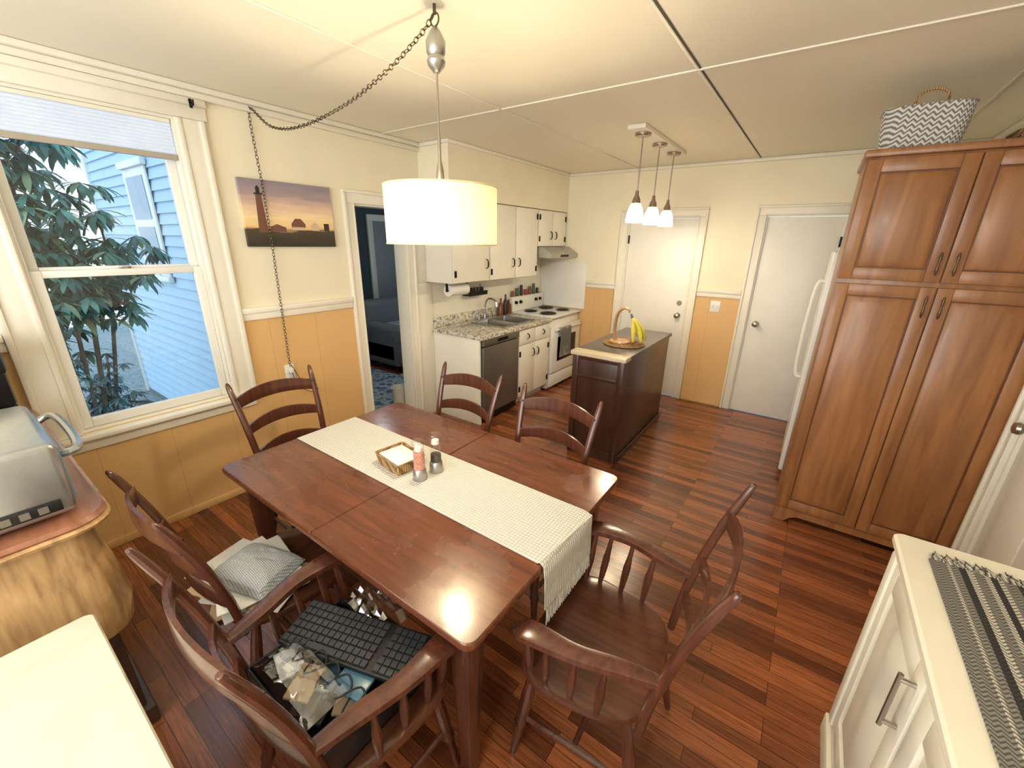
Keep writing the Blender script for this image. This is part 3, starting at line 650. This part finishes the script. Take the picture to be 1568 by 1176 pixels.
# ------------------------------------------------------------------ chairs
def chair(name,loc,rot,arm=False):
    m=M(name); Ht=1.06 if arm else 1.0; k=1.1 if arm else 1.0
    def out(sc,z,dz=0):
        o=[]
        for i in range(36):
            a=2*math.pi*i/36; c,s_=math.cos(a),math.sin(a)
            x=math.copysign(abs(c)**.55,c)*.235*k; yv=math.copysign(abs(s_)**.6,s_)*.215
            x*=1+.10*(yv/.215)
            o.append((x*sc,yv*sc+.015,z))
        return o
    m.loft([out(.9,.412),out(.985,.42),out(1,.432),out(.985,.445),out(.93,.45),out(.7,.442),out(.4,.438),out(.1,.438)],CHAIRS)
    def post(z):
        t=(z-.43)/(Ht-.43); return (.185*k+.045*t, -.185-.05*t-.10*t*t)
    for s_ in (-1,1):
        pts=[]
        for i,z in enumerate((.425,.55,.68,.82,.94,Ht-.015,Ht)):
            x,y=post(z); w=(.016,.018,.018,.017,.016,.012,.005)[i]; pts.append((s_*x,y,z,w,w*.85))
        m.sweep(cr(pts,4),circ(10),CHAIRW,(0,1,0))
        for (a,b) in (((s_*.165*k,-.14,.425),(s_*.205*k,-.225,0)),((s_*.175*k,.16,.425),(s_*.215*k,.215,0))):
            A,B=Vector(a),Vector(b); L=[]
            for t,w in ((0,.014),(.2,.019),(.45,.022),(.6,.019),(.63,.023),(.66,.019),(.9,.013),(1,.011)):
                q=A.lerp(B,t); L.append(tuple(q)+(w,w))
            m.sweep(L,circ(10),CHAIRW,(0,1,0))
        m.sweep([(s_*.192*k,-.19,.19,.009,.009),(s_*.195*k,0,.19,.013,.013),(s_*.198*k,.19,.19,.009,.009)],circ(8),CHAIRW)
    m.sweep([(-.195*k,0,.19,.009,.009),(0,0,.19,.013,.013),(.195*k,0,.19,.009,.009)],circ(8),CHAIRW)
    m.sweep([(-.19*k,.195,.27,.009,.009),(0,.195,.27,.013,.013),(.19*k,.195,.27,.009,.009)],circ(8),CHAIRW)
    for z,hh in ((.585,.022),(.735,.025),(.885 if not arm else .92,.03)):
        x,y=post(z); L=[]
        for i in range(13):
            u=-1+2*i/12; q=1-u*u
            L.append((x*u,y-.045*q,z+.03*q,.0065,hh+.010*q))
        m.sweep(L,RECT,CHAIRW,(0,0,1))
    if arm:
        for s_ in (-1,1):
            x,y=post(.67)
            m.sweep(cr([(s_*x,y,.67,.016,.011),(s_*(x+.02),-.12,.672,.024,.012),(s_*.272,.0,.675,.026,.012),(s_*.278,.11,.672,.034,.012),(s_*.275,.165,.662,.036,.012),(s_*.27,.19,.652,.02,.009)],5),RECT,CHAIRW)
            for yy,xt in ((-.085,.262),(.0,.27),(.085,.276),):
                A=Vector((s_*(.235),yy+.02,.44)); B=Vector((s_*xt,yy,.668)); L=[]
                for t,w in ((0,.008),(.3,.013),(.5,.014),(.75,.009),(1,.007)): L.append(tuple(A.lerp(B,t))+(w,w))
                m.sweep(L,circ(8),CHAIRW,(0,1,0))
            A=Vector((s_*.225,.165,.44)); B=Vector((s_*.275,.15,.668)); m.sweep([tuple(A.lerp(B,t))+(w,w) for t,w in ((0,.011),(.4,.018),(.6,.016),(1,.010))],circ(8),CHAIRW,(0,1,0))
    return m.done(loc=loc,rot=rot)
chair('dining_chair',(-2.13,1.05,0),-90)
chair('dining_chair',(-1.62,1.53,0),180)
chair('dining_chair',(-.97,1.50,0),180)
chair('dining_chair',(-1.57,.535,0),0)
chair('dining_armchair',(-.34,1.06,0),93,True)
chair('dining_armchair',(-.92,.455,0),0,True)
# ------------------------------------------------------------------ clutter on seats
KB=Matrix.Translation((-.91,.49,.60))@Matrix.Rotation(math.radians(18),4,'Z')@Matrix.Rotation(math.radians(4),4,'X')
m=M('computer_keyboard'); m.box(-.22,.22,-.078,.078,-.012,.006,BLKP,.005,mx=KB)
KEY=mat('key_caps',(46,48,54),.4)
for r in range(6):
    for c in range(20):
        if c==14: continue
        x=-.212+c*.0212; yv=-.07+r*.0235
        if r==0 and 4<=c<=8: continue
        m.box(x+.001,x+.019,yv+.001,yv+.019,.006,.012,KEY,mx=KB)
m.box(-.212+4*.0212+.001,-.212+9*.0212-.002,-.069,-.051,.006,.012,KEY,mx=KB); m.done(smooth=False)
PAP=mat('paper',(214,213,210),.8,var=.03)
BLUEP=mat('blue_package',(80,120,150),.3); CARD=mat('cardboard',(170,146,116),.8)
m=M('storage_bin')
KX=Matrix.Translation((-.92,.43,.452))
for (a,b,c,d) in ((-.19,.19,-.17,-.163),(-.19,.19,.133,.14),(-.19,-.183,-.17,.14),(.183,.19,-.17,.14)): m.box(a,b,c,d,0,.115,BLKP,.002,mx=KX)
m.box(-.19,.19,-.17,.14,0,.006,BLKP,mx=KX); m.done()
m=M('electronics_packages')
for i in range(14):
    x=random.uniform(-.13,.13); yv=random.uniform(-.13,-.02); z=.008+.0092*i
    mm=KX@Matrix.Translation((x,yv,z))@Matrix.Rotation(random.uniform(-1.2,1.2),4,'Z')@Matrix.Rotation(random.uniform(-.12,.12),4,'X')
    m.box(-.05,.05,-.035,.035,0,.010,[BLKP,BLUEP,BLKP,PAP,BLKP,CARD,BLUEP][i%7],.003,mx=mm)
for i in range(6):
    x=-.16+.06*i; m.tube(cr([tuple(KX@Vector(q)) for q in ((x,-.05,.14),(x+.03,-.09,.155),(x+.05,-.04,.15),(x+.01,-.02,.155),(x-.02,-.07,.15))],5),.003,BLKP,6)
m.done()
def crumple(name,mt,mx,w,d,h,n=16,amp=.02,seed=1):
    rnd=random.Random(seed); m=M(name); vs=[]; fs=[]
    for i in range(n+1):
        for j in range(n+1):
            u=i/n*2-1; v=j/n*2-1; e=max(0,1-u**4)*max(0,1-v**4)
            vs.append(tuple(mx@Vector((u*w/2,v*d/2,h*e**.5+rnd.uniform(-amp,amp)*e+.002))))
    for i in range(n):
        for j in range(n): fs.append([i*(n+1)+j,(i+1)*(n+1)+j,(i+1)*(n+1)+j+1,i*(n+1)+j+1])
    m.faces(vs,fs,mt); return m.done(ang=25)
crumple('plastic_bag',CLRP,Matrix.Translation((-.93,.33,.60)),.28,.13,.02,12,.009,3)
crumple('plastic_bag',CLRP,Matrix.Translation((-.98,.60,.56)),.22,.12,.06,12,.012,5)
crumple('knit_towel',KNIT,Matrix.Translation((-1.52,.47,.535))@Matrix.Rotation(.3,4,'Z'),.27,.21,.05,18,.004,4)
m=M('paper_stack')
for i in range(14):
    mm=Matrix.Translation((-1.56+random.uniform(-.04,.04),.47+random.uniform(-.03,.03),.453+.0056*i))@Matrix.Rotation(random.uniform(-.5,.5),4,'Z')
    m.box(-.16,.16,-.12,.12,0,.004,PAP if i%5 else CARD,mx=mm)
m.done(smooth=False)
# ------------------------------------------------------------------ oak buffet, toaster oven, white cart
m=M('oak_buffet')
def oo(d,z): return [(x,y,z) for x,y in rr(XL+.02,-1.64+d,-.75,.135+d,.10 if d>-.01 else .07,6)]
m.loft([oo(-.03,.47),oo(.008,.50),oo(.022,.60),oo(.008,.74),oo(-.012,.84),oo(-.015,.915)],OAK)
m.loft([oo(.0,.915),oo(.022,.922),oo(.03,.935),oo(.022,.947),oo(.01,.95)],OAKT)
m.loft([oo(.018,.907),oo(.032,.911),oo(.036,.921),oo(.028,.928)],OAK)
m.box(XL+.04,-1.72,-.72,.09,.08,.47,DARKW,.006); m.box(XL+.03,-1.69,-.74,.11,0,.08,DARKW,.01)
m.done()
m=M('toaster_oven'); ty=.085
m.box(-2.15,-1.66,-.35+ty,.02+ty,.965,1.19,TSTEEL,.02,3); m.box(-2.12,-1.70,.018+ty,.026+ty,.985,1.16,WDK,.003)
m.tube(cr([(-2.10,.025+ty,1.13),(-2.10,.065+ty,1.14),(-1.92,.075+ty,1.14),(-1.72,.065+ty,1.14),(-1.72,.025+ty,1.13)],5),.012,TSTEEL)
m.box(-1.662,-1.654,-.32+ty,-.01+ty,.985,1.02,BLKP,.003)
for i in range(8): m.box(-1.658,-1.650,-.31+i*.036+ty,-.29+i*.036+ty,.993,1.013,DSTEEL)
for x in (-2.1,-1.72):
    for y in (-.3+ty,-.03+ty): m.cyl((x,y,.95),(x,y,.967),.014,.014,BLKP)
m.done()
m=M('coffee_maker'); m.box(-2.98,-2.70,-.2,.12,.951,.99,BLKP,.01); m.box(-2.98,-2.88,-.2,.12,.99,1.28,BLKP,.02); m.box(-2.98,-2.70,-.2,.12,1.18,1.32,BLKP,.02); m.lathe([(0,0),(.05,0),(.06,.06),(.045,.13),(.05,.14)],(-2.79,-.04,.992),WDK); m.done()
m=M('white_utility_cart')
CARTW=mat('cart_cream_paint',(204,197,178),.5,var=.02)
m.loft([[(x,y,z) for x,y in rr(-1.46-d,-.55+d,-.55-d,.045+d,.02)] for z,d in ((.722,-.004),(.727,0),(.745,0),(.75,-.004))],CARTW)
m.box(-1.42,-.59,-.51,-.0,.10,.13,CARTW,.004); m.box(-1.42,-.59,-.51,-.0,.62,.722,CARTW,.004)
for x in (-1.42,-.63):
    for y in (-.51,-.04): m.box(x,x+.04,y,y+.04,0,.72,CARTW,.004)
m.done()
# ------------------------------------------------------------------ wall art
def sunset():
    m,nt,b=newmat('sunset_canvas_print'); g=N(nt,'ShaderNodeTexCoord'); sp=N(nt,'ShaderNodeSeparateXYZ'); nt.links.new(g.outputs['Object'],sp.inputs[0])
    nz=N(nt,'ShaderNodeTexNoise'); nz.inputs['Scale'].default_value=7; nz.inputs['Detail'].default_value=5; mp=N(nt,'ShaderNodeMapping'); mp.inputs['Scale'].default_value=(1,.5,3.5); nt.links.new(g.outputs['Object'],mp.inputs[0]); nt.links.new(mp.outputs[0],nz.inputs['Vector'])
    ml=N(nt,'ShaderNodeMath',operation='MULTIPLY_ADD'); ml.inputs[1].default_value=.11; nt.links.new(nz.outputs['Fac'],ml.inputs[0]); nt.links.new(sp.outputs['Z'],ml.inputs[2])
    mr=N(nt,'ShaderNodeMapRange'); mr.inputs['From Min'].default_value=.055; mr.inputs['From Max'].default_value=.465; nt.links.new(ml.outputs[0],mr.inputs['Value'])
    nt.links.new(ramp(nt,mr.outputs[0],[(.0,lin((54,48,40))),(.24,lin((80,70,56))),(.29,lin((236,196,136))),(.45,lin((248,224,176))),(.62,lin((226,196,172))),(.78,lin((172,152,156))),(1,lin((142,134,148)))]),b.inputs['Base Color']); b.inputs['Roughness'].default_value=.7; return m
P=pX(XL)
m=M('lighthouse_canvas_print'); m.pbox(P,1.30,1.92,1.69,2.10,.002,.026,sunset(),.002)
BRK=mat('print_brick',(120,82,68),.7); DK=mat('print_dark',(48,44,42),.7); LTW=mat('print_light',(214,186,160),.7); W0=.0262
m.prism([(1.38,1.78),(1.44,1.78),(1.428,2.01),(1.392,2.01)],P,W0,W0+.001,BRK); m.prism([(1.384,2.01),(1.436,2.01),(1.436,2.02),(1.384,2.02)],P,W0,W0+.0012,DK)
m.prism([(1.398,2.02),(1.422,2.02),(1.422,2.05),(1.41,2.065),(1.398,2.05)],P,W0,W0+.001,DK)
m.prism([(1.60,1.80),(1.70,1.80),(1.70,1.84),(1.67,1.875),(1.63,1.875),(1.60,1.84)],P,W0,W0+.001,BRK); m.prism([(1.60,1.80),(1.70,1.80),(1.70,1.82),(1.60,1.82)],P,W0+.001,W0+.0014,LTW)
m.prism([(1.74,1.80),(1.80,1.80),(1.80,1.835),(1.77,1.855),(1.74,1.835)],P,W0,W0+.001,LTW); m.prism([(1.45,1.785),(1.56,1.785),(1.56,1.815),(1.50,1.835),(1.45,1.815)],P,W0,W0+.001,BRK)
m.prism([(1.84,1.80),(1.88,1.80),(1.88,1.85),(1.84,1.85)],P,W0,W0+.001,DK)
m.done(smooth=False)
m=M('light_switch'); Pb=nY(YB); m.pbox(Pb,-.86,-.76,1.06,1.18,0,.006,WHITE,.003); 
for u in (-.835,-.79): m.pbox(Pb,u-.006,u+.006,1.105,1.13,.006,.014,WHITE,.002)
m.done()
m=M('wall_outlet'); m.pbox(P,1.40,1.47,.74,.86,.0,.006,WHITE,.003); m.box(XL+.006,XL+.04,1.42,1.45,.80,.835,WHITE,.005); m.done()
# ------------------------------------------------------------------ pendant lamps
LX,LY=-1.29,1.31
m=M('drum_pendant_lamp')
m.lathe([(.225,1.735),(.225,1.95)],(LX,LY,0),SHADE,48)
RIM=mat('shade_rim',(236,220,180),.6)
for z in (1.735,1.95): m.torus(Matrix.Translation((LX,LY,z)),.225,.003,RIM,48,6)
for k in range(3):
    a=k*2.094; m.tube([(LX,LY,1.93),(LX+.224*math.cos(a),LY+.224*math.sin(a),1.945)],.0025,NICKEL,6)
m.lathe([(0,1.94),(.012,1.94),(.016,1.98),(.014,2.01),(.006,2.05),(.006,2.12),(.004,2.13),(.004,2.34)],(LX,LY,0),NICKEL)
m.lathe([(0,1.90),(.018,1.90),(.018,1.94),(0,1.945)],(LX,LY,0),NICKEL)
m.lathe([(0,2.335),(.012,2.335),(.03,2.355),(.034,2.37),(.028,2.385),(.034,2.395),(.036,2.43),(.028,2.445),(.02,2.46),(.008,2.475),(0,2.475)],(LX,LY,0),STEEL)
m.lathe([(0,1.84),(.02,1.845),(.03,1.87),(.026,1.89),(.014,1.905)],(LX,LY,0),mat('lamp_socket_bulb',(240,230,200),.4,emit=(255,226,160),es=4))
m.torus(Matrix.Translation((LX,LY,2.495))@Matrix.Rotation(math.pi/2,4,'X'),.02,.003,BRONZE,14,6)
m.cyl((LX,LY,2.51),(LX,LY,2.54),.006,.006,BRONZE)
ctrl=[(LX,LY,2.515),(LX-.08,LY+.01,2.475),(LX-.3,LY+.02,2.40),(-1.95,1.36,2.335),(-2.4,1.39,2.31),(-2.75,1.42,2.36),(-3.0,1.44,2.49),(-3.03,1.44,2.44),(-3.018,1.44,2.2),(-3.010,1.44,2.08),(-3.010,1.44,1.70),(-3.018,1.44,1.5),(-3.018,1.435,1.2),(-3.018,1.43,.86)]
pts=[Vector(p) for p in cr(ctrl,24)]
acc=0; k=0; step=.021
for p,q in zip(pts[:-1],pts[1:]):
    L=(q-p).length
    while acc+L>=step:
        t=(step-acc)/L; p=p.lerp(q,t); L=(q-p).length; acc=0
        d=(q-p).normalized() if L>1e-6 else Vector((0,0,1))
        mt=Vector((1,0,0)).rotation_difference(d).to_matrix().to_4x4()
        m.torus(Matrix.Translation(p)@mt@Matrix.Rotation((k%2)*math.pi/2,4,'X'),.0085,.0021,BRONZE,8,4,1.55); k+=1
    acc+=L
m.tube(cr([tuple(v) for v in ((-3.02,1.44,.86),(-3.01,1.50,.72),(-2.99,1.60,.64),(-3.01,1.55,.62),(-3.01,1.46,.70),(-3.01,1.435,.80))],6),.003,BRONZE,6)
m.tube([(-3.03,1.44,2.48),(-3.03,1.44,2.54)],.005,BLACK,6)
m.done()
def plight(name,loc,e,c,r=.05):
    l=bpy.data.lights.new(name,'POINT'); l.energy=e; l.color=c; l.shadow_soft_size=r; o=bpy.data.objects.new(name,l); o.location=loc; S.collection.objects.link(o); return o
WARM=(1,.84,.57)
plight('lamp_bulb_light',(LX,LY,1.80),27,WARM,.05)
m=M('kitchen_pendant_light'); KXp=-1.22
m.box(KXp-.065,KXp+.065,3.18,4.29,H-.03,H-.001,TRIM,.004)
def emat(name,c,s): return mat(name,c,.4,emit=c,es=s)
GLOW=emat('frosted_glass_glow',(255,230,180),9)
for y in (3.33,3.73,4.14):
    m.lathe([(0,H-.052),(.05,H-.052),(.058,H-.045),(.058,H-.032),(.05,H-.03)],(KXp,y,0),NICKEL)
    m.lathe([(.005,2.10),(.005,H-.05)],(KXp,y,0),NICKEL,12)
    m.lathe([(0,2.13),(.012,2.13),(.014,2.10),(.028,2.07),(.032,2.045),(.035,2.035),(0,2.03)],(KXp,y,0),NICKEL)
    m.lathe([(.034,2.04),(.045,2.02),(.058,1.98),(.066,1.93),(.066,1.905)],(KXp,y,0),GLOW)
m.done()
for i,y in enumerate((3.33,3.73,4.14)): plight('pendant_bulb_light_%d'%i,(KXp,y,1.90),11,(1,.88,.68),.03)
m=M('added_fill_globe'); m.lathe([(0,1.95),(.08,1.97),(.13,2.05),(.13,2.13),(.08,2.21),(0,2.23)],(-.2,-.8,0),emat('fill_globe_glow',(255,240,214),3)); m.cyl((-.2,-.8,2.22),(-.2,-.8,H),.008,.008,NICKEL); m.lathe([(0,H-.03),(.06,H-.03),(.06,H-.001)],(-.2,-.8,0),NICKEL); m.done()  # unseen glowing globe added behind the camera for fill
plight('globe_fill_light',(-.2,-.56,2.1),22,(1,.91,.76),.12)  # fill light added beside the globe to brighten room and ceiling
def area(name,loc,rot,e,c,sx,sy):
    l=bpy.data.lights.new(name,'AREA'); l.shape='RECTANGLE'; l.size=sx; l.size_y=sy; l.energy=e; l.color=c
    o=bpy.data.objects.new(name,l); o.location=loc; o.rotation_euler=rot; S.collection.objects.link(o); return o
area('rear_window_fill',(-1.05,YF-.16,1.6),(math.radians(90),0,0),80,(1,.96,.88),2.8,1.45)  # area lamp added outside the unseen rear window as room fill
plight('living_room_fill_light',(-4.2,2.9,2.2),14,(.8,.9,1),.2)  # point light without a fixture, added to brighten the living room
# world
w=bpy.data.worlds.new('sky'); S.world=w; w.use_nodes=True; nt=w.node_tree; bg=nt.nodes['Background']
tc=N(nt,'ShaderNodeTexCoord'); sp=N(nt,'ShaderNodeSeparateXYZ'); nt.links.new(tc.outputs['Generated'],sp.inputs[0])
nt.links.new(ramp(nt,sp.outputs['Z'],[(0.0,(.72,.88,1,1)),(0.5,(.54,.79,1,1))]),bg.inputs['Color']); bg.inputs['Strength'].default_value=2.0
# ------------------------------------------------------------------ camera
cam=bpy.data.cameras.new('camera'); co=bpy.data.objects.new('camera',cam); S.collection.objects.link(co)
cam.sensor_width=36; cam.lens=630/1568*36; cam.clip_start=.02
R=Matrix.Rotation(math.radians(35.2),4,'Z')@Matrix.Rotation(math.radians(90-19.1),4,'X')@Matrix.Rotation(math.radians(1.0),4,'Z')
co.matrix_world=Matrix.Translation((0,0,1.75))@R
S.camera=co
